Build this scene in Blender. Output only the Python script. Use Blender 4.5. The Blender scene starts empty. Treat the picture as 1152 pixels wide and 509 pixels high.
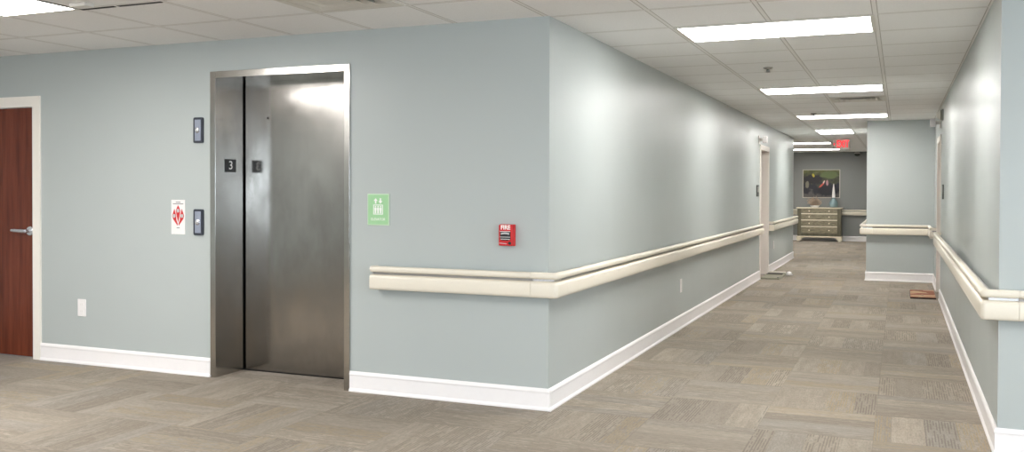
import bpy, bmesh, math, random
from mathutils import Vector, Matrix
random.seed(7)
S = bpy.context.scene
COL = S.collection
PI = math.pi
H = 2.3815            # ceiling height
XR = 2.417            # right hall wall
YN = 0.045            # lobby wall right of the hall
YP = 9.587            # wall that narrows the hall
XP = 1.494
YC = 13.92            # end of the left hall wall
YB = 21.0             # back wall
WT = 0.15

# ------------------------------------------------------------------ colour
def lin(c):
    c = c / 255.0
    return c / 12.92 if c <= 0.04045 else ((c + 0.055) / 1.055) ** 2.4
def rgb(r, g, b): return (lin(r), lin(g), lin(b), 1.0)

# ------------------------------------------------------------------ node helper
class NT:
    def __init__(s, name):
        s.m = bpy.data.materials.new(name); s.m.use_nodes = True
        s.t = s.m.node_tree; s.t.nodes.clear()
        s.out = s.t.nodes.new('ShaderNodeOutputMaterial')
        s.b = s.t.nodes.new('ShaderNodeBsdfPrincipled')
        s.t.links.new(s.b.outputs[0], s.out.inputs[0])
    def n(s, typ, **kw):
        k = s.t.nodes.new(typ)
        for a, v in kw.items(): setattr(k, a, v)
        return k
    def set(s, sock, v):
        if hasattr(v, 'is_output'): s.t.links.new(v, sock)
        elif v is not None: sock.default_value = v
    def math(s, op, a, b=None, c=None):
        k = s.n('ShaderNodeMath', operation=op)
        s.set(k.inputs[0], a)
        if b is not None: s.set(k.inputs[1], b)
        if c is not None: s.set(k.inputs[2], c)
        return k.outputs[0]
    def mix(s, f, a, b, mode='MIX'):
        k = s.n('ShaderNodeMix', data_type='RGBA', blend_type=mode)
        s.set(k.inputs[0], f); s.set(k.inputs[6], a); s.set(k.inputs[7], b)
        return k.outputs[2]
    def mixf(s, f, a, b):
        k = s.n('ShaderNodeMix', data_type='FLOAT')
        s.set(k.inputs[0], f); s.set(k.inputs[2], a); s.set(k.inputs[3], b)
        return k.outputs[0]
    def pos(s):
        g = s.n('ShaderNodeNewGeometry'); x = s.n('ShaderNodeSeparateXYZ')
        s.t.links.new(g.outputs['Position'], x.inputs[0]); return g.outputs['Position'], x.outputs
    def obj(s):
        g = s.n('ShaderNodeTexCoord'); x = s.n('ShaderNodeSeparateXYZ')
        s.t.links.new(g.outputs['Object'], x.inputs[0]); return g.outputs['Object'], x.outputs
    def comb(s, x, y, z=0.0):
        k = s.n('ShaderNodeCombineXYZ'); s.set(k.inputs[0], x); s.set(k.inputs[1], y); s.set(k.inputs[2], z); return k.outputs[0]
    def noise(s, v, scale, detail=2, rough=0.5):
        k = s.n('ShaderNodeTexNoise'); s.set(k.inputs['Vector'], v)
        k.inputs['Scale'].default_value = scale; k.inputs['Detail'].default_value = detail; k.inputs['Roughness'].default_value = rough
        return k.outputs[0]
    def white(s, v):
        k = s.n('ShaderNodeTexWhiteNoise', noise_dimensions='3D'); s.set(k.inputs['Vector'], v); return k.outputs['Value']
    def ramp(s, f, stops, interp='LINEAR'):
        k = s.n('ShaderNodeValToRGB'); s.set(k.inputs[0], f)
        e = k.color_ramp.elements; k.color_ramp.interpolation = interp
        while len(e) < len(stops): e.new(0.5)
        for i, (p, c) in enumerate(stops): e[i].position = p; e[i].color = c
        return k.outputs[0]
    def bump(s, h, strength, dist=0.01):
        k = s.n('ShaderNodeBump'); s.set(k.inputs['Height'], h)
        k.inputs['Strength'].default_value = strength; k.inputs['Distance'].default_value = dist
        s.t.links.new(k.outputs[0], s.b.inputs['Normal'])
    def p(s, **kw):
        for a, v in kw.items():
            s.set(s.b.inputs[a.replace('_', ' ')], v)
        return s

def simple(name, col, rough=0.5, metal=0.0, var=0.04, scale=30, **kw):
    """Plain material with a faint procedural variation."""
    t = NT(name); v, _ = t.obj()
    f = t.noise(v, scale, 3)
    c2 = tuple(max(0, c * (1 - 2 * var)) for c in col[:3]) + (1,)
    c1 = tuple(min(1, c * (1 + 2 * var)) for c in col[:3]) + (1,)
    t.p(Base_Color=t.mix(f, c2, c1), Roughness=rough, Metallic=metal)
    for k, v in kw.items(): t.set(t.b.inputs[k.replace('_', ' ')], v)
    return t.m

def paint(name, col, rough=0.36, spec=0.5):
    t = NT(name); v, _ = t.pos()
    f = t.noise(v, 1.3, 3)
    c1 = tuple(c * 0.97 for c in col[:3]) + (1,); c2 = tuple(min(1, c * 1.03) for c in col[:3]) + (1,)
    t.p(Base_Color=t.mix(f, c1, c2), Roughness=t.mixf(t.noise(v, 3.0, 2), rough - 0.03, rough + 0.04))
    t.b.inputs['Specular IOR Level'].default_value = spec
    t.bump(t.math('ADD', t.noise(v, 260, 2), t.math('MULTIPLY', t.noise(v, 2.2, 2), 1.6)), 0.06, 0.004)
    return t.m

M = {}
M['wall'] = paint('paint_grey_green', rgb(178, 184, 182), 0.36, 0.45)
M['wall_dark'] = paint('paint_slate', rgb(136, 138, 136), 0.45)  # back wall, darker base colour than the other walls
M['trim'] = simple('white_trim', rgb(243, 239, 238), 0.35, var=0.01)
M['doorframe'] = simple('door_frame_cream', rgb(240, 234, 225), 0.4, var=0.01)
M['cream'] = simple('cream_vinyl', rgb(230, 222, 206), 0.33, var=0.012, scale=80)
M['alu'] = simple('grey_retainer', rgb(168, 164, 160), 0.4, 0.3)
M['white'] = simple('white_plastic', rgb(236, 232, 230), 0.35, var=0.01)
M['offwhite'] = simple('offwhite_plastic', rgb(214, 210, 202), 0.45, var=0.02)
M['greyplastic'] = simple('grey_plastic', rgb(140, 138, 132), 0.45)
M['dark'] = simple('dark_gap', rgb(18, 17, 16), 0.7)
M['black'] = simple('black_plastic', rgb(22, 22, 24), 0.4)
M['chrome'] = simple('satin_chrome', rgb(225, 225, 228), 0.25, 0.8, var=0.02)
M['red'] = simple('red_plastic', rgb(205, 22, 26), 0.35)
M['ink_white'] = simple('white_lettering', rgb(245, 243, 240), 0.5, var=0.005)
M['ink_red'] = simple('red_ink', rgb(196, 42, 44), 0.5)
M['ink_grey'] = simple('grey_ink', rgb(120, 118, 118), 0.6)
M['green'] = simple('sign_green', rgb(158, 204, 154), 0.5, var=0.02)
M['green_edge'] = simple('sign_pale_border', rgb(200, 220, 194), 0.5, var=0.02)
M['navy'] = simple('button_surround_charcoal', rgb(52, 56, 66), 0.4)
M['bluegrey'] = simple('button_plate_bluegrey', rgb(160, 166, 182), 0.3, 0.4)
M['plaque'] = simple('plaque_dark', rgb(62, 66, 60), 0.5)

def mat_ceiling():
    t = NT('ceiling_tiles'); v, x = t.pos()
    def axis(c, off, T):
        f = t.math('FRACT', t.math('DIVIDE', t.math('SUBTRACT', c, off - 20 * T), T))
        d = t.math('MULTIPLY', t.math('MINIMUM', f, t.math('SUBTRACT', 1.0, f)), T)   # distance to the nearest bar centre
        return d
    dx = axis(x[0], 0.588, 0.6096); dy = axis(x[1], 0.655, 0.63)
    d = t.math('MINIMUM', dx, dy)
    bar = t.math('LESS_THAN', d, 0.0115)
    edge = t.math('MULTIPLY', t.math('GREATER_THAN', d, 0.0115), t.math('LESS_THAN', d, 0.0165))
    speck = t.noise(v, 190, 3, 0.7)
    tile = t.ramp(speck, [(0.3, rgb(232, 231, 230)), (0.55, rgb(243, 242, 241)), (0.8, rgb(247, 246, 245))])
    blot = t.noise(v, 1.1, 2)
    tile = t.mix(t.math('MULTIPLY', blot, 0.2), tile, rgb(234, 232, 229))
    c = t.mix(bar, tile, rgb(232, 230, 227)); c = t.mix(edge, c, rgb(178, 173, 167))
    t.p(Base_Color=c, Roughness=0.8)
    t.bump(t.math('ADD', t.math('MULTIPLY', bar, 1.0), t.math('MULTIPLY', speck, 0.25)), 0.3, 0.004)
    return t.m
M['ceiling'] = mat_ceiling()

def mat_carpet():
    t = NT('carpet_tiles'); v, x = t.pos()
    T = 0.6096
    gx = t.math('DIVIDE', t.math('ADD', x[0], 40 * T), T)
    gy = t.math('DIVIDE', t.math('ADD', x[1], 40 * T - 0.06), T)
    ix = t.math('FLOOR', gx); iy = t.math('FLOOR', gy)
    fx = t.math('FRACT', gx); fy = t.math('FRACT', gy)
    par = t.math('MODULO', t.math('ADD', ix, iy), 2.0)            # 1: strips run along the hall
    u = t.mixf(par, fy, fx); w = t.mixf(par, fx, fy)              # u across the strips, w along them
    tid = t.comb(ix, iy, 3.0)
    r0 = t.white(tid)
    # four strips of uneven width in each tile
    uu = t.math('ADD', t.math('MULTIPLY', u, 3.6), t.math('MULTIPLY', r0, 0.6))
    si = t.math('FLOOR', uu)
    sid = t.comb(ix, iy, t.math('ADD', si, 11.0))
    rs = t.white(sid)
    base = t.ramp(rs, [(0.0, rgb(154, 145, 135)), (0.28, rgb(168, 158, 146)), (0.52, rgb(177, 166, 152)), (0.74, rgb(162, 156, 149)), (1.0, rgb(186, 174, 159))])
    # cloudy streaks running along the strip
    st = t.noise(t.comb(t.math('MULTIPLY', u, 14.0), t.math('MULTIPLY', w, 2.2), t.math('ADD', t.math('MULTIPLY', ix, 3.7), t.math('MULTIPLY', iy, 5.3))), 1.0, 4, 0.65)
    base = t.mix(t.ramp(st, [(0.35, (0, 0, 0, 1)), (0.68, (1, 1, 1, 1))]), t.mix(0.45, base, rgb(120, 113, 105)), base)
    # fine stitched dashes on some of the strips
    line = t.math('SINE', t.math('MULTIPLY', u, 2 * PI * 40))
    dash = t.noise(t.comb(t.math('MULTIPLY', t.math('FLOOR', t.math('MULTIPLY', u, 40.0)), 0.37), t.math('MULTIPLY', w, 1.6), t.math('ADD', ix, t.math('MULTIPLY', iy, 7.0))), 2.0, 2, 0.6)
    sr = t.white(t.comb(iy, ix, t.math('ADD', si, 31.0)))
    on = t.math('MULTIPLY', t.math('GREATER_THAN', line, 0.1), t.math('GREATER_THAN', dash, 0.46))
    on = t.math('MULTIPLY', on, t.math('GREATER_THAN', sr, 0.34))
    tone = t.white(t.comb(ix, si, iy))
    dcol = t.mix(t.math('GREATER_THAN', tone, 0.78), rgb(92, 85, 78), rgb(172, 148, 104))
    base = t.mix(t.math('MULTIPLY', on, 0.5), base, dcol)
    # yellowish and grey drift, pile grain
    base = t.mix(t.math('MULTIPLY', t.noise(v, 0.9, 3), 0.35), base, rgb(170, 157, 140))
    grain = t.noise(v, 420, 2, 0.8)
    base = t.mix(t.math('MULTIPLY', grain, 0.3), base, t.mix(0.5, base, rgb(112, 104, 94)))
    mid = t.noise(t.comb(t.math('MULTIPLY', u, 70.0), t.math('MULTIPLY', w, 16.0), t.math('ADD', ix, iy)), 1.0, 3, 0.7)
    base = t.mix(t.ramp(mid, [(0.4, (0, 0, 0, 1)), (0.75, (.5, .5, .5, 1))]), base, rgb(112, 104, 95))
    edge = t.math('MINIMUM', t.math('MINIMUM', fx, t.math('SUBTRACT', 1.0, fx)), t.math('MINIMUM', fy, t.math('SUBTRACT', 1.0, fy)))
    base = t.mix(t.math('MULTIPLY', t.math('LESS_THAN', edge, 0.005), 0.14), base, rgb(96, 88, 78))
    t.p(Base_Color=base, Roughness=0.95)
    t.b.inputs['Specular IOR Level'].default_value = 0.15
    t.bump(t.math('ADD', grain, t.math('MULTIPLY', line, 0.2)), 0.35, 0.004)
    return t.m
M['carpet'] = mat_carpet()

def mat_steel(name, tint, r0, r1):
    t = NT(name); v, x = t.obj()
    br = t.noise(t.comb(t.math('MULTIPLY', x[0], 220.0), t.math('MULTIPLY', x[1], 220.0), t.math('MULTIPLY', x[2], 1.2)), 1.0, 3, 0.6)
    cl = t.noise(t.comb(t.math('MULTIPLY', x[0], 2.2), t.math('MULTIPLY', x[1], 2.2), x[2]), 2.6, 5, 0.62)
    k = t.ramp(cl, [(0.35, (0, 0, 0, 1)), (0.66, (1, 1, 1, 1))])
    col = t.mix(k, tuple(c * 0.8 for c in tint[:3]) + (1,), tint)
    t.p(Base_Color=t.mix(t.math('MULTIPLY', br, .25), col, tuple(c * 0.7 for c in tint[:3]) + (1,)), Metallic=1.0,
        Roughness=t.math('ADD', t.mixf(k, r1, r0), t.math('MULTIPLY', br, .05)))
    t.bump(t.noise(v, 1.7, 2), 0.25, 0.006)
    return t.m
M['steel'] = mat_steel('brushed_steel', rgb(196, 193, 188), 0.10, 0.2)
M['steel_door'] = mat_steel('brushed_steel_door', rgb(168, 165, 161), 0.10, 0.2)

def mat_wood(name, a, b, c, rough):
    t = NT(name); v, x = t.obj()
    g = t.noise(t.comb(t.math('MULTIPLY', x[0], 22.0), t.math('MULTIPLY', x[1], 22.0), t.math('MULTIPLY', x[2], 1.6)), 1.0, 5, 0.62)
    big = t.noise(t.comb(t.math('MULTIPLY', x[0], 4.0), x[1], t.math('MULTIPLY', x[2], 0.5)), 1.4, 2)
    f = t.math('ADD', t.math('MULTIPLY', g, 0.7), t.math('MULTIPLY', big, 0.3))
    t.p(Base_Color=t.ramp(f, [(0.3, a), (0.5, b), (0.72, c)]), Roughness=rough)
    return t.m
def mat_wood_h(name, a, b, c, rough):
    t = NT(name); v, x = t.obj()
    g = t.noise(t.comb(t.math('MULTIPLY', x[0], 9.0), x[1], t.math('MULTIPLY', x[2], 40.0)), 1.4, 4, 0.6)
    t.p(Base_Color=t.ramp(g, [(0.3, a), (0.5, b), (0.72, c)]), Roughness=rough)
    return t.m
M['cherry'] = mat_wood('cherry_wood', rgb(76, 30, 16), rgb(102, 46, 27), rgb(122, 60, 38), 0.27)
M['olive_wood'] = mat_wood_h('weathered_olive_wood', rgb(104, 98, 80), rgb(136, 128, 106), rgb(164, 154, 130), 0.5)
M['dark_olive'] = mat_wood('dark_olive_wood', rgb(74, 71, 56), rgb(96, 92, 74), rgb(118, 110, 90), 0.5)
M['pale_wood'] = simple('pale_painted_wood', rgb(232, 222, 198), 0.5)

def emit(name, col, strength, base=(1, 1, 1, 1)):
    t = NT(name); v, _ = t.obj()
    t.p(Base_Color=base, Roughness=0.5)
    t.b.inputs['Emission Color'].default_value = col
    f = t.noise(v, 6.0, 1)
    t.set(t.b.inputs['Emission Strength'], t.mixf(f, strength * 0.97, strength * 1.03))
    return t.m
L_HALL = 15.0
M['diffuser'] = emit('light_diffuser', (1.0, 0.975, 0.945, 1), L_HALL)
M['exit_red'] = emit('exit_red_letters', (1.0, 0.03, 0.05, 1), 1.1, rgb(220, 30, 40))

# ------------------------------------------------------------------ mesh helpers
def bm_box(bm, x0, x1, y0, y1, z0, z1, bev=0.0, seg=2):
    r = bmesh.ops.create_cube(bm, size=1.0)
    vs = r['verts']
    for q in vs:
        q.co = Vector(((x0 + x1) / 2 + q.co.x * (x1 - x0), (y0 + y1) / 2 + q.co.y * (y1 - y0), (z0 + z1) / 2 + q.co.z * (z1 - z0)))
    if bev > 0:
        es = list({e for q in vs for e in q.link_edges})
        bmesh.ops.bevel(bm, geom=es, offset=bev, segments=seg, profile=0.5, affect='EDGES')
def bm_cyl(bm, p0, p1, r0, r1=None, n=20, caps=True):
    p0 = Vector(p0); p1 = Vector(p1); r1 = r0 if r1 is None else r1
    d = p1 - p0
    m = Matrix.Translation((p0 + p1) / 2) @ d.to_track_quat('Z', 'Y').to_matrix().to_4x4()
    bmesh.ops.create_cone(bm, cap_ends=caps, segments=n, radius1=r0, radius2=r1, depth=d.length, matrix=m)
def bm_lathe(bm, prof, n=28, axis='Z', c=(0, 0, 0), closed=False):
    rings = []
    for r, h in prof:
        ring = []
        for k in range(n):
            a = 2 * PI * k / n
            x, y = r * math.cos(a), r * math.sin(a)
            p = (x, y, h) if axis == 'Z' else (x, -h, y)       # axis 'Y': h points towards -Y
            ring.append(bm.verts.new((p[0] + c[0], p[1] + c[1], p[2] + c[2])))
        rings.append(ring)
    for a, b in zip(rings, rings[1:]):
        for k in range(n):
            bm.faces.new((a[k], a[(k + 1) % n], b[(k + 1) % n], b[k]))
    bm.faces.new(rings[0][::-1]); bm.faces.new(rings[-1])
def bm_poly(bm, pts, d0, d1, plane='XZ'):
    """Prism of a polygon given in (x, z), between y = d0 and y = d1 (or (x, y) between z values)."""
    def P(a, b, d): return (a, d, b) if plane == 'XZ' else (a, b, d)
    A = [bm.verts.new(P(a, b, d0)) for a, b in pts]; B = [bm.verts.new(P(a, b, d1)) for a, b in pts]
    bm.faces.new(A); bm.faces.new(B[::-1])
    n = len(pts)
    for k in range(n): bm.faces.new((A[k], B[k], B[(k + 1) % n], A[(k + 1) % n]))
def bm_sweep(bm, stations, prof):
    """Sweep a closed (d, z) profile along stations; a station maps d to (x, y)."""
    rings = [[bm.verts.new((*f(d), z)) for d, z in prof] for f in stations]
    n = len(prof)
    for a, b in zip(rings, rings[1:]):
        for k in range(n): bm.faces.new((a[k], a[(k + 1) % n], b[(k + 1) % n], b[k]))
    bm.faces.new(rings[0][::-1]); bm.faces.new(rings[-1])

def obj(name, fill, mat, parent=None, smooth=False, loc=(0, 0, 0), rz=0.0):
    bm = bmesh.new(); fill(bm)
    bmesh.ops.remove_doubles(bm, verts=bm.verts, dist=1e-6)
    bmesh.ops.recalc_face_normals(bm, faces=bm.faces)
    me = bpy.data.meshes.new(name); bm.to_mesh(me); bm.free()
    if smooth:
        for p in me.polygons: p.use_smooth = True
        try: me.set_sharp_from_angle(angle=math.radians(35))
        except Exception: pass
    o = bpy.data.objects.new(name, me); COL.objects.link(o)
    o.location = loc; o.rotation_euler = (0, 0, rz)
    me.materials.append(M[mat] if isinstance(mat, str) else mat)
    if parent: o.parent = parent
    return o
def boxes(*bs, bev=0.0):
    def f(bm):
        for b in bs: bm_box(bm, *b, bev=bev)
    return f
def tag(o, label=None, cat=None, group=None, kind=None):
    if label: o['label'] = label
    if cat: o['category'] = cat
    if group: o['group'] = group
    if kind: o['kind'] = kind
    return o
def thing(name, label, cat, loc=(0, 0, 0), rz=0.0, group=None):
    o = bpy.data.objects.new(name, None); COL.objects.link(o)
    o.empty_display_size = 0.1
    o.location = loc; o.rotation_euler = (0, 0, rz)
    return tag(o, label, cat, group)
def struct(name, fill, mat, parent=None):
    o = obj(name, fill, mat, parent)
    if not parent: o['kind'] = 'structure'
    return o
def structure_root(name, loc=(0, 0, 0), rz=0.0):
    o = bpy.data.objects.new(name, None); COL.objects.link(o); o.location = loc; o.rotation_euler = (0, 0, rz); o['kind'] = 'structure'
    return o
def dup(root, loc, rz, label):
    r = root.copy(); COL.objects.link(r); r.location = loc; r.rotation_euler = (0, 0, rz); r['label'] = label
    for ch in list(root.children):
        c = ch.copy(); COL.objects.link(c); c.parent = r
        for g in list(ch.children):
            d = g.copy(); COL.objects.link(d); d.parent = c
    return r
def text(name, body, size, mat, parent, loc, rot=(PI / 2, 0, 0), depth=0.0006, bold=0.0, sx=1.0, align='CENTER'):
    cu = bpy.data.curves.new(name, 'FONT'); cu.body = body; cu.size = size; cu.align_x = align; cu.align_y = 'CENTER'
    cu.extrude = depth; cu.offset = bold
    tmp = bpy.data.objects.new(name + '_tmp', cu); COL.objects.link(tmp)
    bpy.context.view_layer.update()
    me = bpy.data.meshes.new_from_object(tmp.evaluated_get(bpy.context.evaluated_depsgraph_get()))
    bpy.data.objects.remove(tmp); bpy.data.curves.remove(cu)
    me.materials.clear(); me.materials.append(M[mat])
    o = bpy.data.objects.new(name, me); COL.objects.link(o); o.parent = parent
    o.location = loc; o.rotation_euler = rot; o.scale = (sx, 1, 1)
    return o

# ================================================================== THE ROOM
LX0, LX1, LY0 = -6.5, 6.5, -9.0
struct('floor', boxes((LX0 - .2, LX1 + .2, LY0 - .2, YB + .2, -0.1, 0.0)), 'carpet')
VENTS = [(-.942, -.915), (1.51, 6.0)]
cells = []
xs = [LX0 - .2, VENTS[0][0] - .27, VENTS[0][0] + .27, VENTS[1][0] - .27, VENTS[1][0] + .27, LX1 + .2]
for k in range(5):
    if k in (1, 3):
        vy = VENTS[k // 2][1]
        cells += [(xs[k], xs[k + 1], LY0 - .2, vy - .27, H, H + .1), (xs[k], xs[k + 1], vy + .27, YB + .2, H, H + .1)]
    else: cells.append((xs[k], xs[k + 1], LY0 - .2, YB + .2, H, H + .1))
struct('ceiling', boxes(*cells), 'ceiling')

# --- front wall (lift side), with the door and the lift opening
DX1, DX0, DZ = -4.273, -5.193, 1.987
EL, ER, EH = -2.5507, -1.3979, 2.164           # outside of the lift frame
struct('wall_front', boxes((LX0, DX0, 0, WT, 0, H), (DX0, DX1, 0, WT, DZ, H), (DX1, EL + .01, 0, WT, 0, H),
                           (EL + .01, ER - .01, 0, WT, EH - .01, H), (ER - .01, -WT, 0, WT, 0, H)), 'wall')
# --- left wall of the hall, with a doorway
HY0, HY1, HZ = 9.16, 10.06, 1.975
struct('wall_left', boxes((-WT, 0, 0, HY0, 0, H), (-WT, 0, HY0, HY1, HZ, H), (-WT, 0, HY1, YC, 0, H)), 'wall')
struct('wall_cross_corridor', boxes((-5, -WT, YC - WT, YC, 0, H), (-5 - WT, -5, YC - WT, YB + WT, 0, H)), 'wall')
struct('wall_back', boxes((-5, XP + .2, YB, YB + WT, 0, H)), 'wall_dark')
struct('wall_partition', boxes((XP, XP + WT, YP + WT, YB, 0, H), (XP, XR + WT, YP, YP + WT, 0, H)), 'wall')
# --- right wall of the hall, with a doorway
RY0, RY1 = 7.36, 8.26
struct('wall_right', boxes((XR, XR + WT, YN, RY0, 0, H), (XR, XR + WT, RY0, RY1, HZ, H), (XR, XR + WT, RY1, YP, 0, H)), 'wall')
struct('wall_near_right', boxes((XR + WT, LX1, YN, YN + WT, 0, H)), 'wall')
# --- the rest of the lobby, behind and beside the camera

WIN = [(-7.6, -5.9), (-5.3, -3.6), (-3.0, -1.3)]
wz0, wz1 = 0.75, 2.05
wb = [(LX1, LX1 + WT, LY0, YN + WT, 0, wz0), (LX1, LX1 + WT, LY0, YN + WT, wz1, H)]
ys = [LY0] + [q for w in WIN for q in w] + [YN + WT]
for k in range(0, len(ys), 2): wb.append((LX1, LX1 + WT, ys[k], ys[k + 1], wz0, wz1))
struct('wall_lobby_right', boxes(*wb), 'wall')
struct('wall_lobby_left', boxes((LX0 - WT, LX0, LY0, WT, 0, H)), 'wall')
WINR_ADDED = [(-2.6, -.8), (.2, 2.0), (3.0, 4.8)]  # unseen rear windows, added for frontal daylight on the elevator wall
wr = [(LX0 - WT, LX1 + WT, LY0 - WT, LY0, 0, wz0), (LX0 - WT, LX1 + WT, LY0 - WT, LY0, wz1, H)]
q_ = [LX0 - WT] + [q for w in WINR_ADDED for q in w] + [LX1 + WT]
for k in range(0, len(q_), 2): wr.append((q_[k], q_[k + 1], LY0 - WT, LY0, wz0, wz1))
struct('wall_rear', boxes(*wr), 'wall')
def unseen_window(n, y0, y1, rear=False):
    c = (y0 + y1) / 2
    r = structure_root('window_%d' % n, (c, LY0 - .07, wz0) if rear else (LX1 + .07, c, wz0), -PI / 2 if rear else 0)
    hw, h = (y1 - y0) / 2, wz1 - wz0
    obj('frame', boxes((-.03, .03, -hw, -hw + .06, 0, h), (-.03, .03, hw - .06, hw, 0, h), (-.03, .03, -hw + .06, hw - .06, 0, .06),
                       (-.03, .03, -hw + .06, hw - .06, h - .06, h), (-.025, .025, -.02, .02, .06, h - .06)), 'trim', r)
    obj('sill', boxes((-.12, -.03, -hw - .04, hw + .04, -.03, 0.0), bev=.006), 'trim', r)
for k, w in enumerate(WIN): unseen_window(k + 1, *w)
for k, w in enumerate(WINR_ADDED): unseen_window(k + 4, *w, rear=True)

# --- baseboards
BB = [(0.0, 0.0), (0.022, 0.0), (0.022, 0.010), (0.013, 0.022), (0.0125, 0.105), (0.0165, 0.109), (0.0165, 0.116), (0.012, 0.127), (0.006, 0.133), (0.0, 0.133)]
BB = [(max(d, 0.0005) if d == 0 else d, z + 0.0005) for d, z in BB]
def st(p, n): return lambda d: (p[0] + n[0] * d, p[1] + n[1] * d)
def mitre(p, n1, n2): return lambda d: (p[0] + (n1[0] + n2[0]) * d, p[1] + (n1[1] + n2[1]) * d)
def baseboard(name, *stations): struct(name, lambda bm: bm_sweep(bm, stations, BB), 'trim')
N_, E_, S_, W_ = (0, 1), (1, 0), (0, -1), (-1, 0)
baseboard('baseboard_front', st((DX1 + .068, 0), S_), st((EL - .001, 0), S_))
baseboard('baseboard_front_corner', st((ER + .001, 0), S_), mitre((0, 0), S_, E_), st((0, HY0 - .061), E_))
baseboard('baseboard_front_left', st((LX0, 0), S_), st((DX0 - .068, 0), S_))
baseboard('baseboard_left', st((0, HY1 + .061), E_), mitre((0, YC), E_, N_), st((-4.9, YC), N_))
baseboard('baseboard_back', st((XP, YB), S_), st((-5, YB), S_))
baseboard('baseboard_partition', st((XP, YB), W_), mitre((XP, YP), W_, S_), mitre((XR, YP), S_, W_), st((XR, RY1 + .061), W_))
baseboard('baseboard_right', st((XR, RY0 - .061), W_), mitre((XR, YN), W_, S_), st((LX1, YN), S_))

# --- doors (each local: opening centre at origin, facing -Y; wall face at y = 0)
def door(name, loc, rz, w, h, leaf_mat, frame_mat, rec, handle_side=None, trim=.067, stop=False):
    r = structure_root(name, loc, rz)
    a = w / 2
    obj('casing', boxes((-a - trim, -a, -.014, -.0005, 0, h + trim), (a, a + trim, -.014, -.0005, 0, h + trim), (-a, a, -.014, -.0005, h, h + trim)), frame_mat, r)
    obj('reveal', boxes((-a, -a + .014, -.012, rec + .06, 0, h), (a - .014, a, -.012, rec + .06, 0, h), (-a + .014, a - .014, -.012, rec + .06, h - .014, h)), frame_mat, r)
    leaf = obj('door_leaf', boxes((-a + .017, a - .017, rec, rec + .045, .008, h - .017), bev=.002), leaf_mat, r)
    if handle_side:
        hx = handle_side * (a - .087)
        hd = obj('door_handle', lambda bm: bm_lathe(bm, [(.037, 0), (.037, .006), (.033, .011), (.013, .014), (.012, .05), (.006, .052)], 28, 'Y', (hx, rec, 1.0)), 'chrome', leaf, True)
        def lever(bm):
            q = [(0, .05), (.03, .052), (.07, .053), (.11, .055), (.14, .057)]
            rr = [.015, .0155, .0145, .013, .011]
            for (p0, p1, r0, r1) in zip(q, q[1:], rr, rr[1:]):
                bm_cyl(bm, (hx - handle_side * p0[0], rec - p0[1] + 0.0, 1.0 + p0[0] * .03), (hx - handle_side * p1[0], rec - p1[1], 1.0 + p1[0] * .03), r0, r1, 14)
        obj('lever', lever, 'chrome', hd, True)
    return r
door('door_1', ((DX0 + DX1) / 2, 0, 0), 0, DX1 - DX0, DZ, 'cherry', 'doorframe', 0.03, 1)
door('door_2', (0, (HY0 + HY1) / 2, 0), PI / 2, HY1 - HY0, HZ, 'cherry', 'doorframe', 0.135, -1, trim=.06)
door('door_3', (XR, (RY0 + RY1) / 2, 0), -PI / 2, RY1 - RY0, HZ, 'cherry', 'doorframe', 0.135, 1, trim=.06)

# ================================================================== LIFT
lift = thing('elevator', 'brushed steel elevator with closed door and deep steel frame in the wall', 'elevator', ((EL + ER) / 2, 0, 0))
ew = (ER - EL) / 2; jl, jr = -ew + .047, ew - .043
RD = 0.30
jamb_l = obj('jamb', boxes((-ew, jl, -.012, RD + .04, .001, EH), bev=.0015), 'steel', lift)
obj('jamb', boxes((jr, ew, -.012, RD + .04, .001, EH), bev=.0015), 'steel', lift)
obj('header', boxes((jl, jr, -.012, RD - .002, EH - .047, EH), bev=.0015), 'steel', lift)
leaf = obj('door_panel', boxes((jl + .014, jr - .003, RD, RD + .035, .01, EH - .045), bev=.001), 'steel_door', lift)
obj('keyhole', lambda bm: bm_cyl(bm, (-2.29 - (EL + ER) / 2, RD - .002, 1.852), (-2.29 - (EL + ER) / 2, RD + .006, 1.852), .0085, n=16), 'dark', leaf)
obj('door_gap', boxes((jl, jr, RD + .036, RD + .05, 0.001, EH - .03)), 'dark', lift)
obj('sill', boxes((jl, jr, RD - .001, RD + .036, 0.0005, .004)), 'dark', lift)
pl = obj('floor_number_plate', boxes((jl + .0005, jl + .004, .088, .205, 1.457, 1.55), bev=.0008), 'black', lift)
text('numeral', '3', .086, 'ink_white', pl, (jl + .0045, .1465, 1.5035), (PI / 2, 0, PI / 2), bold=.0004, sx=1.15)

# --- hall call buttons
def call_button(label, z0, z1):
    t = thing('wall_mounted_call_button', label, 'button', (-2.656, 0, (z0 + z1) / 2), group='call stations beside the elevator')
    h = (z1 - z0) / 2
    def sur(bm):
        pts = []
        for sx, sz, a0 in ((1, 1, 0), (-1, 1, PI / 2), (-1, -1, PI), (1, -1, 1.5 * PI)):
            for k in range(6):
                a = a0 + k * PI / 10; pts.append((sx * (.041 - .012) + .012 * math.cos(a), sz * (h - .012) + .012 * math.sin(a)))
        bm_poly(bm, pts, -.016, -.0005)
    obj('surround', sur, 'navy', t)
    obj('face_plate', boxes((-.026, .026, -.019, -.0162, -h + .016, h - .016), bev=.001), 'bluegrey', t)
    obj('push_button', lambda bm: bm_lathe(bm, [(.021, 0), (.021, .004), (.0175, .006), (.016, .012), (.010, .014)], 24, 'Y', (0, -.0191, 0)), 'chrome', t, True)
call_button('upper call button plate left of the elevator, charcoal surround, near head height', 1.662, 1.844)
call_button('lower call button plate left of the elevator, charcoal surround, beside the fire notice', 1.005, 1.191)

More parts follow.
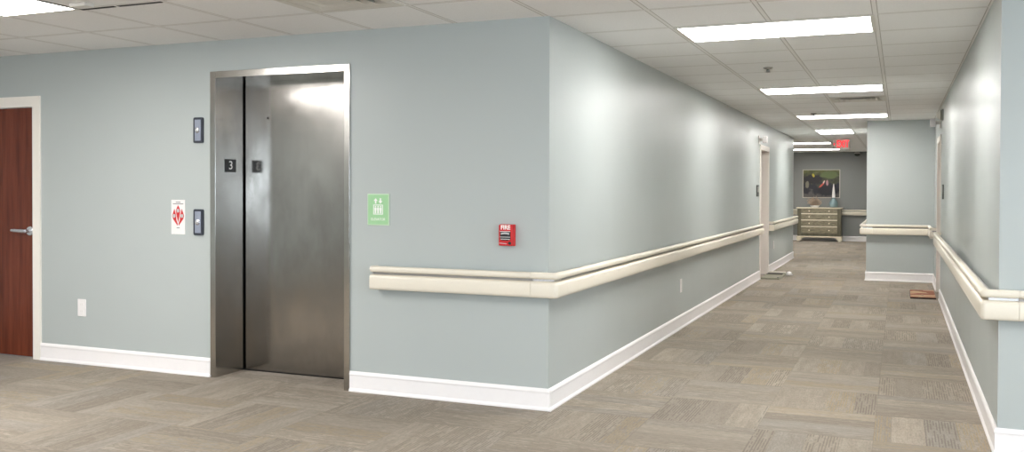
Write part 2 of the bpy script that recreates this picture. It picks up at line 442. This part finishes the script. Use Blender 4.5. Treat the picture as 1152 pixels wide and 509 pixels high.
# --- white fire notice
t = thing('fire_notice_sign', 'white notice with three red diamonds left of the lower call button', 'sign', (-2.847, 0, 1.132))
obj('panel', boxes((-.063, .063, -.003, -.0005, -.124, .124)), 'white', t)
def flame(cx, zb, zm, zt, hw, tip):
    # leaf-shaped diamond that runs down to the shared lower tip
    return [(cx, zt), (cx + hw * .55, zm + (zt - zm) * .5), (cx + hw, zm), (cx + hw * .7 + (tip - cx) * .25, zm - (zm - zb) * .35), (tip, zb), (cx - hw * .7 + (tip - cx) * .25, zm - (zm - zb) * .35), (cx - hw, zm), (cx - hw * .55, zm + (zt - zm) * .5)]
def emblem(bm):
    bm_poly(bm, flame(0, -.040, .046, .086, .021, 0.0), -.0042, -.0031)
    for sg in (-1, 1):
        q = [(.034, .060), (.045, .034), (.055, .008), (.046, -.014), (.006, -.062), (.004, -.050), (.016, -.020), (.018, .006), (.026, .034)]
        bm_poly(bm, [(sg * x, z) for x, z in q], -.0042, -.0031)
obj('emblem', emblem, 'ink_red', t)
M['ink_pale'] = simple('pale_grey_ink', rgb(190, 186, 186), .6)
for cx, cz in ((0, .046), (-.036, .008), (.036, .008)):
    obj('pictogram', lambda bm: bm_cyl(bm, (cx, -.0056, cz), (cx, -.0043, cz), .0135, n=18), 'ink_pale', t)
for zc, hw in ((.107, .022), (.095, .048), (-.078, .014)):
    obj('text_line', boxes((-hw, hw, -.0037, -.0031, zc - .0028, zc + .0028)), 'ink_grey', t)

# --- green lift sign
t = thing('elevator_sign', 'green plaque with white elevator symbol on wall right of the elevator', 'sign', (-1.182, 0, 1.2045))
obj('plaque', boxes((-.082, .082, -.008, -.0005, -.1035, .1035), bev=.002), 'green_edge', t)
obj('face', boxes((-.075, .075, -.0092, -.0082, -.0965, .0965)), 'green', t)
def lift_icon(bm):
    y0, y1 = -.0104, -.0094
    bx = lambda *b: bm_box(bm, b[0], b[1], y0, y1, b[2], b[3])
    bx(-.036, .036, .027, .032); bx(-.036, .036, -.032, -.027); bx(-.036, -.031, -.027, .027); bx(.031, .036, -.027, .027)
    for cx in (-.0195, 0, .0195):
        bm_cyl(bm, (cx, y0, .019), (cx, y1, .019), .0052, n=14)
        bx(cx - .0075, cx + .0075, -.005, .0125); bx(cx - .0055, cx + .0055, -.0245, -.005)
    bm_poly(bm, [(-.018, .074), (-.003, .056), (-.013, .056), (-.013, .038), (-.023, .038), (-.023, .056), (-.033, .056)], y0, y1)
    bm_poly(bm, [(.018, .038), (.003, .056), (.013, .056), (.013, .074), (.023, .074), (.023, .056), (.033, .056)], y0, y1)
obj('pictogram', lift_icon, 'ink_white', t)
text('lettering', 'ELEVATOR', .0235, 'ink_white', t, (0, -.0096, -.064), sx=.95)

# --- fire pull station
t = thing('wall_mounted_fire_alarm', 'small red fire alarm pull station above the handrail near the corner', 'fire alarm', (-.2645, 0, 1.058))
obj('backbox', boxes((-.049, .049, -.022, -.0005, -.066, .066), bev=.003), 'red', t)
cov = obj('cover', boxes((-.046, .046, -.047, -.0225, -.0635, .0635), bev=.005), 'red', t)
text('lettering', 'FIRE', .036, 'ink_white', cov, (0, -.0475, .047), bold=.0011, sx=.98)
def handle(bm):
    bm_poly(bm, [(-.033, .024), (.033, .024), (.033, -.024), (.02, -.031), (-.02, -.031), (-.033, -.024)], -.053, -.0475)
hd = obj('pull_handle', handle, 'black', t)
obj('handle_border', boxes((-.034, .034, -.0545, -.0535, .0225, .0255), (-.034, .034, -.0545, -.0535, -.0115, -.009), (-.03, .03, -.0545, -.0535, -.0245, -.0215)), 'ink_white', hd)
def pw(bm):
    top = [(-.027 + .009 * k, .015 + .004 * math.sin(PI * k / 6)) for k in range(7)]
    bm_poly(bm, top + [(x, z - .011) for x, z in top[::-1]], -.0545, -.0535)
obj('text_line', pw, 'ink_pale', hd)
obj('key_lock', lambda bm: bm_cyl(bm, (.029, -.051, -.048), (.029, -.0472, -.048), .0095, n=20), 'black', t)
obj('text_line', lambda bm: bm_poly(bm, [(-.04, -.0455), (.008, -.0495), (.008, -.0535), (-.04, -.0495)], -.0478, -.0472), 'ink_pale', t)

# --- outlets (local: facing -Y)
def outlet(label, loc, rz):
    t = thing('wall_outlet', label, 'outlet', loc, rz, group='white wall outlets')
    pl = obj('cover_plate', boxes((-.042, .042, -.007, -.0005, -.066, .066), bev=.003), 'white', t)
    for s in (-1, 1):
        rc = obj('receptacle', boxes((-.017, .017, -.0085, -.0066, s * .026 - .016, s * .026 + .016), bev=.0007), 'white', t)
        obj('slots', boxes((-.009, -.006, -.0088, -.0084, s * .026 - .004, s * .026 + .006), (.006, .009, -.0088, -.0084, s * .026 - .004, s * .026 + .005)), 'offwhite', rc)
    return t
o1 = outlet('white outlet low on the wall between brown door and elevator', (-3.781, 0, .428), 0)
dup(o1, (0, 3.657, .414), PI / 2, 'white outlet low on the left hall wall under the long handrail')
dup(o1, (0, 10.8, .43), PI / 2, 'white outlet under the handrail beyond the left hall doorway')

# --- room plaques beside the two doorways
t = thing('room_sign', 'dark narrow room plaque just before the left hall doorway', 'sign', (0, 8.86, 1.335), PI / 2, 'room plaques by the hall doors')
obj('plate', boxes((-.1, .1, -.012, -.0005, -.085, .085), bev=.002), 'plaque', t)
obj('insert', boxes((-.085, .085, -.0135, -.0122, -.02, .065)), 'greyplastic', t)
dup(t, (XR, 6.62, 1.33), -PI / 2, 'dark room plaque on the right hall wall before its doorway')

# --- signal boxes above the doorways (local: facing -Y)
def signal(label, loc, rz, cat='signal light'):
    t = thing('wall_mounted_signal_box', label, cat, loc, rz, 'signal boxes above the hall doors')
    obj('wall_plate', boxes((-.05, .05, -.012, -.0005, -.06, .06), bev=.003), 'offwhite', t)
    obj('arm', boxes((-.02, .02, -.06, -.0122, -.02, .02), bev=.004), 'offwhite', t)
    obj('box', boxes((-.05, .05, -.125, -.0602, -.05, .05), bev=.008), 'white', t)
    return t
s1 = signal('white signal box above the near edge of the left hall doorway', (0, 8.98, 2.1), PI / 2)
dup(s1, (XR, 7.55, 2.195), -PI / 2, 'white signal box sticking out above the right hall doorway')
t = thing('wall_dome', 'round grey dome fixture high on right hall wall by the signal box', 'wall fixture', (XR, 6.85, 2.235), -PI / 2)
obj('mount', boxes((-.07, .07, -.02, -.0005, -.06, .07), bev=.006), 'greyplastic', t)
obj('dome', lambda bm: bm_lathe(bm, [(.052, 0), (.052, .016), (.046, .034), (.03, .05), (.01, .057)], 24, 'Y', (0, -.0202, .005)), 'offwhite', t, True)
obj('bezel', lambda bm: bm_lathe(bm, [(.06, 0), (.06, .01), (.0525, .012)], 24, 'Y', (0, -.0201, .005)), 'dark_olive', t, True)

# ================================================================== HANDRAILS
RAIL = []
for k in range(18):
    a = 2 * PI * k / 18; RAIL.append((.068 + math.copysign(abs(math.cos(a)) ** .75, math.cos(a)) * .023, .8225 + math.copysign(abs(math.sin(a)) ** .75, math.sin(a)) * .0195))
BUMP = [(.034, .69), (.074, .69), (.083, .693), (.0885, .700), (.091, .712), (.0915, .738), (.091, .766), (.0885, .777), (.082, .784), (.074, .787), (.034, .787)]
CORE = [(.022, .70), (.05, .70), (.05, .80), (.062, .806), (.062, .815), (.022, .815)]
def scaled(prof, g):
    cd = sum(d for d, _ in prof) / len(prof); cz = sum(z for _, z in prof) / len(prof)
    return [(cd + (d - cd) * (1 + g), cz + (z - cz) * (1 + g)) for d, z in prof]
def arc(p, n1, n2, steps=9, k=.062):
    out = []
    a1 = math.atan2(n1[1], n1[0]); a2 = math.atan2(n2[1], n2[0])
    da = (a2 - a1 + PI) % (2 * PI) - PI
    for i in range(steps):
        a = a1 + da * i / (steps - 1)
        def f(d, a=a):
            if d <= k: return (p[0] + (n1[0] + n2[0]) * d, p[1] + (n1[1] + n2[1]) * d)
            return (p[0] + (n1[0] + n2[0]) * k + (d - k) * math.cos(a), p[1] + (n1[1] + n2[1]) * k + (d - k) * math.sin(a))
        out.append(f)
    return out
def handrail(label, pts, normals, cap0=True, cap1=True, convex=None):
    """pts: wall line; normals: one per segment."""
    root = thing('handrail', label, 'handrail', (pts[0][0], pts[0][1], 0), group='cream handrails along the walls')
    off = Vector((pts[0][0], pts[0][1]))
    P = [(p[0] - off.x, p[1] - off.y) for p in pts]
    nseg = len(P) - 1
    CC = .085
    for i in range(nseg):
        a, b = Vector(P[i]), Vector(P[i + 1]); d = (b - a).normalized(); n = normals[i]
        s0 = .0; s1 = .0
        if i > 0: s0 = CC if convex[i - 1] else .16
        elif cap0: s0 = .014
        if i < nseg - 1: s1 = CC if convex[i] else .16
        elif cap1: s1 = .014
        A, B = a + d * s0, b - d * s1
        for nm, pr, mt in (('top_rail', RAIL, 'cream'), ('bumper', BUMP, 'cream'), ('retainer', CORE, 'alu')):
            obj(nm, lambda bm: bm_sweep(bm, [st(A, n), st(B, n)], pr), mt, root, True)
        L = (B - A).length; m = max(1, int(L / 1.4))
        for k in range(m + 1):
            q = A + (B - A) * ((k + .04) / (m + .08)) if m else A
            w = .022
            q0, q1 = q - d * w, q + d * w
            obj('bracket', lambda bm: bm_sweep(bm, [st(q0, n), st(q1, n)], [(.0005, .72), (.0215, .72), (.0215, .80), (.0005, .80)]), 'alu', root)
        for use, q, sg in ((cap0 and i == 0, a, 1), (cap1 and i == nseg - 1, b, -1)):
            if use:
                e = obj('end_cap', lambda bm: (bm_sweep(bm, [st(q, n), st(q + d * sg * .0135, n)], scaled([(.0005, .688)] + BUMP[1:-1] + [(.0005, .789)], .015) if 0 else [(.0005, .69)] + BUMP[1:-1] + [(.0005, .787)])), 'cream', root, True)
                obj('rail_cap', lambda bm: bm_sweep(bm, [st(q, n), st(q + d * sg * .0135, n)], [(.0005, .805), (.06, .803), (.08, .807), (.0905, .8225), (.082, .838), (.06, .842), (.0005, .84)]), 'cream', root, True)
                obj('cap_core', lambda bm: bm_sweep(bm, [st(q + d * sg * .004, n), st(q + d * sg * .013, n)], [(.0005, .788), (.06, .788), (.06, .802), (.0005, .802)]), 'alu', root)
    for i in range(nseg - 1):
        p = P[i + 1]; n1, n2 = normals[i], normals[i + 1]
        d1 = (Vector(P[i + 1]) - Vector(P[i])).normalized(); d2 = (Vector(P[i + 2]) - Vector(P[i + 1])).normalized()
        g = .0015
        if convex[i]:
            sts = [st(Vector(p) - d1 * (CC - g), n1)] + arc(p, n1, n2) + [st(Vector(p) + d2 * (CC - g), n2)]
        else:
            sts = [st(Vector(p) - d1 * (.16 - g), n1), mitre(p, n1, n2), st(Vector(p) + d2 * (.16 - g), n2)]
        obj('corner_rail', lambda bm: bm_sweep(bm, sts, scaled(RAIL, .03)), 'cream', root, True)
        obj('corner_bumper', lambda bm: bm_sweep(bm, sts, scaled(BUMP, .015)), 'cream', root, True)
        obj('corner_retainer', lambda bm: bm_sweep(bm, sts, CORE), 'chrome' if convex[i] else 'alu', root, True)
    return root
handrail('long cream handrail wrapping from the elevator wall around the corner into the hall', [(-1.198, 0), (0, 0), (0, HY0 - .2)], [S_, E_], convex=[True])
handrail('short cream handrail on the left hall wall beyond the doorway', [(0, HY1 + .09), (0, YC), (-4.8, YC)], [E_, N_], cap1=True, convex=[True])
handrail('cream handrail on the dark back wall behind the dresser', [(XP - .1, YB), (-4.9, YB)], [S_], convex=[])
handrail('cream handrail across the end wall that narrows the hall, reaching the right doorway', [(XP, 12.5), (XP, YP), (XR, YP), (XR, RY1 + .25)], [W_, S_, W_], convex=[True, False])
handrail('cream handrail sloping away along the right hall wall and around its near corner', [(XR, RY0 - .3), (XR, YN), (5.6, YN)], [W_, S_], convex=[True])

# ================================================================== CEILING FIXTURES
def troffer(label, loc, rz=0.0):
    t = thing('ceiling_light', label, 'ceiling light', loc, rz, 'flat panel ceiling lights')
    obj('frame', boxes((-.605, -.578, -.3, .3, -.006, -.0005), (.578, .605, -.3, .3, -.006, -.0005), (-.578, .578, -.3, -.282, -.006, -.0005), (-.578, .578, .282, .3, -.006, -.0005)), 'offwhite', t)
    obj('diffuser', boxes((-.577, .577, -.281, .281, -.0045, -.0006)), 'diffuser', t)
    return t
l1 = troffer('nearest bright ceiling light panel in the hall', (1.198, .975, H))
dup(l1, (1.198, 4.815, H), 0, 'second bright ceiling light panel in the hall, before the air vent')
dup(l1, (1.198, 8.5, H), 0, 'third ceiling light panel in the hall, beyond the air vent')
dup(l1, (.893, 12.0, H), PI / 2, 'ceiling light panel turned lengthwise just before the exit sign')
dup(l1, (-.03, 15.95, H), 0, 'thin ceiling light panel left of the exit sign, partly behind hall corner')
dup(l1, (-.03, 19.2, H), 0, 'farthest ceiling light panel, close to the dark back wall')
dup(l1, (-2.762, -1.82, H), PI / 2, 'ceiling light panel in the lobby above the brown door side, cut by photo edge')

def diffuser_vent(label, loc):
    t = thing('air_vent', label, 'air vent', loc, 0, 'square ceiling air vents')
    def ring(r0, r1, z0, z1):
        def f(bm):
            # sloped square ring, curved like a pressed louvre
            k = 5; prev = None
            for i in range(k + 1):
                u = i / k; r = r0 + (r1 - r0) * u; z = z0 + (z1 - z0) * (1 - math.cos(u * PI / 2))
                row = [bm.verts.new((sx * r, sy * r, z)) for sx, sy in ((-1, -1), (1, -1), (1, 1), (-1, 1))]
                if prev:
                    for q in range(4): bm.faces.new((prev[q], prev[(q + 1) % 4], row[(q + 1) % 4], row[q]))
                prev = row
        return f
    obj('back_pan', boxes((-.268, .268, -.268, .268, .096, .1), (-.268, -.264, -.268, .268, .001, .096), (.264, .268, -.268, .268, .001, .096), (-.264, .264, -.268, -.264, .001, .096), (-.264, .264, .264, .268, .001, .096)), 'dark', t)
    obj('frame', boxes((-.298, -.25, -.298, .298, -.006, -.0005), (.25, .298, -.298, .298, -.006, -.0005), (-.25, .25, -.298, -.25, -.006, -.0005), (-.25, .25, .25, .298, -.006, -.0005)), 'offwhite', t)
    for r0, r1, zt in ((.251, .205, .045), (.20, .145, .05), (.14, .085, .055)):
        obj('louver', ring(r0, r1, -.012 if r0 < .25 else -.004, zt), 'offwhite', t, True)
    obj('center_plate', boxes((-.078, .078, -.078, .078, -.014, -.010)), 'offwhite', t)
    return t
v1 = diffuser_vent('square louvered air vent in the lobby ceiling before the elevator', (-.942, -.915, H))
dup(v1, (1.51, 6.0, H), 0, 'square air vent with dark opening in the hall ceiling')

def sprinkler(label, loc):
    t = thing('sprinkler_head', label, 'sprinkler', loc, 0, 'sprinkler heads in the hall ceiling')
    obj('escutcheon', lambda bm: bm_lathe(bm, [(.04, -.0005), (.04, -.004), (.03, -.012), (.016, -.016)], 22), 'greyplastic', t, True)
    obj('body', lambda bm: (bm_cyl(bm, (0, 0, -.0162), (0, 0, -.026), .011, n=14), bm_cyl(bm, (.010, 0, -.025), (.004, 0, -.036), .0035, n=8), bm_cyl(bm, (-.010, 0, -.025), (-.004, 0, -.036), .0035, n=8)), 'plaque', t)
    obj('deflector', lambda bm: bm_lathe(bm, [(.006, -.0362), (.02, -.0372), (.02, -.039), (.005, -.040)], 18), 'plaque', t)
    return t
s = sprinkler('dark sprinkler head in hall ceiling between first and second light panels', (.91, 2.865, H))
dup(s, (.87, 7.85, H), 0, 'dark sprinkler head in hall ceiling just before the third light panel')

# ceiling tile with a dark open joint and a small detector, by the lobby light
t = thing('ceiling_access_tile', 'loose ceiling tile with dark open edge beside the lobby light panel', 'ceiling tile', (-2.152, -1.52, H))
obj('tile', boxes((-.298, .298, -.298, .298, -.003, -.0005), bev=.001), 'ceiling', t)
obj('open_joint', boxes((-.298, -.06, .299, .33, -.0034, -.0005), (-.03, .285, .299, .33, -.0034, -.0005), (-.316, -.299, -.298, .33, -.0034, -.0005)), 'dark', t)  # flat dark strips stand in for the shadow in the tile gap
t = thing('ceiling_sensor', 'small white ceiling sensor with black slot beside the lobby light panel', 'sensor', (-2.31, -1.345, H - .0032))
obj('housing', boxes((-.06, .06, -.035, .035, -.022, -.0005), bev=.006), 'offwhite', t)
obj('slot', boxes((-.012, .034, .012, .0365, -.019, -.008)), 'dark', t)

# exit sign
t = thing('exit_sign', 'lit red EXIT sign hanging from the hall ceiling with a left arrow', 'exit sign', (.868, 14.4, 2.27))
obj('canopy', boxes((-.07, .07, -.03, .03, H - 2.27 - .012, H - 2.27 - .0005), bev=.003), 'white', t)
obj('stem', boxes((-.012, .012, -.012, .012, .0955, H - 2.27 - .0122)), 'white', t)
hs = obj('housing', boxes((-.158, .158, -.025, .025, -.095, .095), bev=.005), 'offwhite', t)
text('lettering', 'EXIT', .2, 'exit_red', hs, (.026, -.0262, 0), bold=.003, sx=.57)
obj('arrow', lambda bm: bm_poly(bm, [(-.152, 0), (-.124, .03), (-.124, -.03)], -.0268, -.0255), 'exit_red', hs)
# detector on the back wall
t = thing('security_dome', 'small dark dome camera high on the dark back wall', 'camera', (.905, YB, 2.335))
obj('mount', boxes((-.05, .05, -.05, -.0005, -.01, .03), bev=.005), 'offwhite', t)
obj('dome', lambda bm: bm_lathe(bm, [(.068, -.0105), (.07, -.025), (.06, -.055), (.035, -.074), (.01, -.08)], 22, 'Z', (0, -.09, 0)), 'plaque', t, True)
obj('collar', lambda bm: bm_lathe(bm, [(.074, -.0103), (.074, .012), (.06, .02)], 22, 'Z', (0, -.125 + .035, 0)), 'offwhite', t, True)

# ================================================================== BACK WALL FURNITURE
dr = thing('dresser', 'olive brown four-drawer dresser with pale top and feet against back wall', 'dresser', (-.015, 20.765, 0))
fy = -.215; by = .128
obj('top', boxes((-.585, .585, fy - .02, by, .868, .897), bev=.006), 'pale_wood', dr)
obj('carcass', boxes((-.545, .545, fy + .012, by - .005, .135, .8675)), 'dark_olive', dr)
for s in (-1, 1):
    obj('pilaster', boxes((s * .505 - .047, s * .505 + .047, fy - .006, fy + .0115, .14, .866), bev=.006), 'dark_olive', dr)
rows = [(.765, .855), (.605, .745), (.425, .57), (.215, .385)]
rows = [(.748, .858), (.582, .716), (.408, .546), (.214, .372)]
for z0, z1 in rows:
    d = obj('drawer', boxes((-.452, .452, fy - .004, fy + .0115, z0, z1), bev=.004), 'olive_wood', dr)
    for kx in (-.25, .25):
        obj('knob', lambda bm: bm_lathe(bm, [(.008, 0), (.008, .008), (.017, .014), (.018, .02), (.01, .026)], 16, 'Y', (kx, fy - .004, (z0 + z1) / 2)), 'pale_wood', d, True)
for z in (.732, .564, .390):
    obj('rail', boxes((-.455, .455, fy - .008, fy + .0115, z - .013, z + .013), bev=.003), 'pale_wood', dr)
obj('base_molding', boxes((-.575, .575, fy - .022, by - .004, .10, .134), bev=.008), 'pale_wood', dr)
for sx in (-1, 1):
    for sy, y in ((0, fy - .015), (1, by - .075)):
        def foot(bm):
            x1, x0 = sx * .565, sx * .42
            bm_poly(bm, [(x1, .0995), (x1, .0), (x1 - sx * .085, .0), (x1 - sx * .095, .045), (x0, .075), (x0, .0995)], y, y + .06)
        obj('foot', foot, 'pale_wood', dr)

# picture
def mat_art():
    t = NT('abstract_painting'); v, x = t.obj()
    n1 = t.noise(t.comb(t.math('MULTIPLY', x[0], 3.0), 0.0, t.math('MULTIPLY', x[2], 4.5)), 1.6, 5, 0.6)
    f = t.math('ADD', t.math('MULTIPLY', t.math('ADD', x[2], .37), 1.05), t.math('MULTIPLY', t.math('SUBTRACT', n1, .5), .9))
    c = t.ramp(f, [(0.1, rgb(92, 88, 86)), (0.2, rgb(38, 36, 44)), (0.38, rgb(34, 34, 44)), (0.48, rgb(74, 76, 50)), (0.6, rgb(56, 56, 36)), (0.74, rgb(96, 100, 44)), (0.9, rgb(116, 112, 84))])
    def spot(cx, cz, rx, rz, tilt):
        ca, sa = math.cos(tilt), math.sin(tilt)
        dx = t.math('SUBTRACT', x[0], cx); dz = t.math('SUBTRACT', x[2], cz)
        a = t.math('DIVIDE', t.math('ADD', t.math('MULTIPLY', dx, ca), t.math('MULTIPLY', dz, sa)), rx)
        b = t.math('DIVIDE', t.math('SUBTRACT', t.math('MULTIPLY', dz, ca), t.math('MULTIPLY', dx, sa)), rz)
        r = t.math('ADD', t.math('MULTIPLY', a, a), t.math('MULTIPLY', b, b))
        r = t.math('ADD', r, t.math('MULTIPLY', t.math('SUBTRACT', n1, .5), 2.4))
        return t.ramp(r, [(0.55, (1, 1, 1, 1)), (1.0, (0, 0, 0, 1))])
    c = t.mix(spot(-.22, .12, .3, .13, .1), c, rgb(30, 26, 28))
    c = t.mix(spot(.16, -.18, .34, .16, 0), c, rgb(28, 26, 34))
    c = t.mix(spot(.2, .24, .24, .12, 0), c, rgb(98, 112, 62))
    c = t.mix(spot(-.2, .22, .035, .06, .3), c, rgb(206, 190, 60))
    c = t.mix(spot(.0, -.05, .11, .03, .75), c, rgb(206, 92, 78))
    c = t.mix(spot(.07, .05, .05, .02, 1.1), c, rgb(226, 196, 180))
    c = t.mix(spot(.155, .02, .035, .085, .05), c, rgb(186, 140, 142))
    c = t.mix(spot(-.36, -.02, .05, .1, 0), c, rgb(128, 122, 104))
    t.p(Base_Color=c, Roughness=.45)
    return t.m
M['art'] = mat_art()
t = thing('framed_picture', 'dark abstract painting in thin pale frame above the dresser', 'picture', (0, YB, 1.533))
obj('frame', boxes((-.478, -.462, -.035, -.0005, -.381, .381), (.462, .478, -.035, -.0005, -.381, .381), (-.462, .462, -.035, -.0005, .366, .381), (-.462, .462, -.035, -.0005, -.381, -.366)), simple('pale_frame', rgb(206, 198, 186), .4), t)
obj('canvas', boxes((-.461, .461, -.028, -.0006, -.365, .365)), 'art', t)

# vase with a white spike, standing on the dresser
def mat_glass():
    t = NT('teal_glass'); v, x = t.obj()
    t.p(Base_Color=t.mix(t.noise(v, 8, 2), rgb(160, 190, 196), rgb(196, 216, 218)), Roughness=.08)
    t.b.inputs['Transmission Weight'].default_value = .55; t.b.inputs['IOR'].default_value = 1.4
    return t.m
M['glass'] = mat_glass()
t = thing('glass_vase', 'teal glass vase standing on the right end of the dresser', 'vase', (.335, 20.69, .8975))
obj('vessel', lambda bm: bm_lathe(bm, [(.055, 0), (.085, .01), (.108, .06), (.112, .11), (.098, .16), (.068, .205), (.05, .235), (.056, .262), (.05, .262), (.044, .236), (.06, .203), (.09, .158), (.103, .11), (.099, .062), (.078, .018), (.03, .012)], 30), 'glass', t, True)
def spike(bm): bm_lathe(bm, [(.02, .03), (.026, .1), (.034, .22), (.04, .3), (.034, .4), (.022, .52), (.008, .62), (.002, .64)], 18)
sp_ = obj('white_spike', spike, 'white', None, True, (.335, 20.69, .8975))
tag(sp_, 'white tapered spike standing upright in the teal glass vase', 'ornament')

t = thing('dried_arrangement', 'airy beige dried twig arrangement in white bowl on the dresser left side', 'arrangement', (-.14, 20.7, .8975))
obj('bowl', lambda bm: bm_lathe(bm, [(.06, 0), (.095, .008), (.12, .05), (.118, .056), (.09, .018), (.02, .014)], 26), 'white', t, True)
def twigs(bm):
    rnd = random.Random(3)
    for k in range(46):
        a = rnd.uniform(0, 2 * PI); l = rnd.uniform(.17, .31); e = rnd.uniform(.35, 1.45)
        p = Vector((math.cos(a) * .05 * rnd.random(), math.sin(a) * .05 * rnd.random(), .02))
        q = p + Vector((math.cos(a) * math.cos(e) * .2, math.sin(a) * math.cos(e) * .13, math.sin(e) * l))
        bm_cyl(bm, p, q, .006, .004, 5)
        m = p.lerp(q, .6)
        for b in range(2):
            u = m + Vector((rnd.uniform(-.07, .07), rnd.uniform(-.05, .05), rnd.uniform(.01, .08)))
            bm_cyl(bm, m, u, .004, .003, 4)
            bmesh.ops.create_icosphere(bm, subdivisions=1, radius=.014, matrix=Matrix.Translation(u))
tw = obj('twigs', twigs, simple('beige_twigs', rgb(176, 156, 138), .7), t); tw['kind'] = 'stuff'

# ================================================================== MATS AT THE DOORWAYS
def mat_rug():
    t = NT('patchwork_mat'); v, x = t.obj()
    k = t.n('ShaderNodeTexVoronoi'); t.set(k.inputs['Vector'], v); k.inputs['Scale'].default_value = 6.0
    w = t.white(k.outputs['Position']); n = t.noise(v, 40, 3)
    c = t.ramp(w, [(0, rgb(150, 92, 70)), (.3, rgb(196, 150, 122)), (.55, rgb(122, 104, 84)), (.8, rgb(206, 176, 140)), (1, rgb(164, 100, 78))], 'CONSTANT')
    t.p(Base_Color=t.mix(t.math('MULTIPLY', n, .4), c, rgb(112, 80, 62)), Roughness=.95)
    return t.m
M['rug'] = mat_rug()
t = thing('door_mat', 'reddish brown patchwork mat on the carpet at the right hall doorway', 'mat', (2.235, 7.74, 0))
obj('backing', boxes((-.155, .14, -.44, .42, .0005, .018), bev=.004), simple('brown_backing', rgb(54, 36, 30), .9), t)
obj('pile', boxes((-.15, .136, -.434, .414, .0182, .03), bev=.004), 'rug', t)
t = thing('door_mat', 'grey green mat with dark stripe and pale edge at left hall doorway', 'mat', (.17, 9.6, 0))
obj('base', boxes((-.145, .125, -.5, .5, .0005, .03), bev=.006), simple('grey_green_mat', rgb(150, 148, 130), .9), t)
obj('dark_stripe', boxes((-.14, .1, .08, .34, .0302, .034), bev=.0015), simple('dark_stripe', rgb(58, 52, 42), .9), t)
obj('pale_edge', boxes((-.14, .115, .345, .495, .0302, .045), bev=.006), simple('pale_edge', rgb(222, 214, 204), .8), t)
obj('corner_tab', boxes((.09, .12, -.49, -.44, .0302, .036), bev=.002), 'black', t)
t = thing('slipper', 'pale slipper lying at the outer end of the left doorway mat', 'slipper', (.352, 9.96, 0))
def sole(bm):
    bmesh.ops.create_uvsphere(bm, u_segments=20, v_segments=10, radius=1, matrix=Matrix.Translation((0, 0, .009)) @ Matrix.Diagonal((.05, .13, .0085, 1)))
obj('sole', sole, 'offwhite', t, True)
def upper(bm):
    bmesh.ops.create_uvsphere(bm, u_segments=20, v_segments=12, radius=1, matrix=Matrix.Translation((0, -.045, .02)) @ Matrix.Diagonal((.047, .078, .045, 1)))
    for q in bm.verts: q.co.z = max(q.co.z, .012)
obj('upper', upper, 'white', t, True)

# ================================================================== LIGHT
def area(name, loc, sx, sy, radiance, col, rot=(0, 0, 0)):
    l = bpy.data.lights.new(name, 'AREA'); l.shape = 'RECTANGLE'; l.size = sx; l.size_y = sy
    l.energy = radiance * PI * sx * sy; l.color = col
    o = bpy.data.objects.new(name, l); COL.objects.link(o); o.location = loc; o.rotation_euler = rot
    return o
warm = (1.0, 0.975, 0.945)
for x, y in ((-2.76, -5.6), (-5.6, -6.6), (1.198, -2.87), (1.198, -6.71), (4.4, -2.4), (4.4, -6.2)):  # unseen ceiling lights out of view, added to light the lobby
    area('lobby_troffer', (x, y, H - .012), .56, 1.16, L_HALL, warm)
area('lobby_troffer', (-3.676, -2.81, H - .012), 1.16, .56, L_HALL, warm)
for x in (-3.4,):
    area('corridor_troffer', (x, 17.5, H - .012), 1.16, .56, L_HALL, warm)
W = bpy.data.worlds.new('World'); S.world = W; W.use_nodes = True
bg = W.node_tree.nodes['Background']; bg.inputs[0].default_value = (.76, .88, 1.0, 1); bg.inputs[1].default_value = 7.5
for y0, y1 in WIN:
    p = area('window_portal', (LX1 + WT + .02, (y0 + y1) / 2, (wz0 + wz1) / 2), wz1 - wz0, y1 - y0, 1, (1, 1, 1), (0, PI / 2, 0))
    p.data.cycles.is_portal = True
for x0, x1 in WINR_ADDED:
    p = area('window_portal', ((x0 + x1) / 2, LY0 - WT - .02, (wz0 + wz1) / 2), x1 - x0, wz1 - wz0, 1, (1, 1, 1), (PI / 2, 0, 0))
    p.data.cycles.is_portal = True

# ================================================================== CAMERA
cam = bpy.data.cameras.new('camera'); co = bpy.data.objects.new('camera', cam); COL.objects.link(co)
yaw, pitch, roll, fpx, cyp = -0.3956, -0.0137, 0.0032, 1044.4027, 228.3837
fw = Vector((math.sin(yaw) * math.cos(pitch), math.cos(yaw) * math.cos(pitch), math.sin(pitch)))
r = Vector((math.cos(yaw), -math.sin(yaw), 0)); u = r.cross(fw)
c, s_ = math.cos(roll), math.sin(roll)
r2 = r * c + u * s_; u2 = u * c - r * s_
m = Matrix((r2, u2, -fw)).transposed().to_4x4(); m.translation = Vector((1.9497, -5.2473, 1.334))
co.matrix_world = m
cam.sensor_width = 36.0; cam.lens = fpx / 1152 * 36.0
cam.shift_y = -(254.5 - cyp) / 1152
cam.clip_start = .05; cam.clip_end = 100
S.camera = co
S.view_settings.view_transform = 'Standard'
S.view_settings.look = 'None'
S.view_settings.exposure = 0.6
S.cycles.max_bounces = 10; S.cycles.diffuse_bounces = 6; S.cycles.glossy_bounces = 5
S.cycles.use_denoising = True
S.cycles.sample_clamp_indirect = 6.0
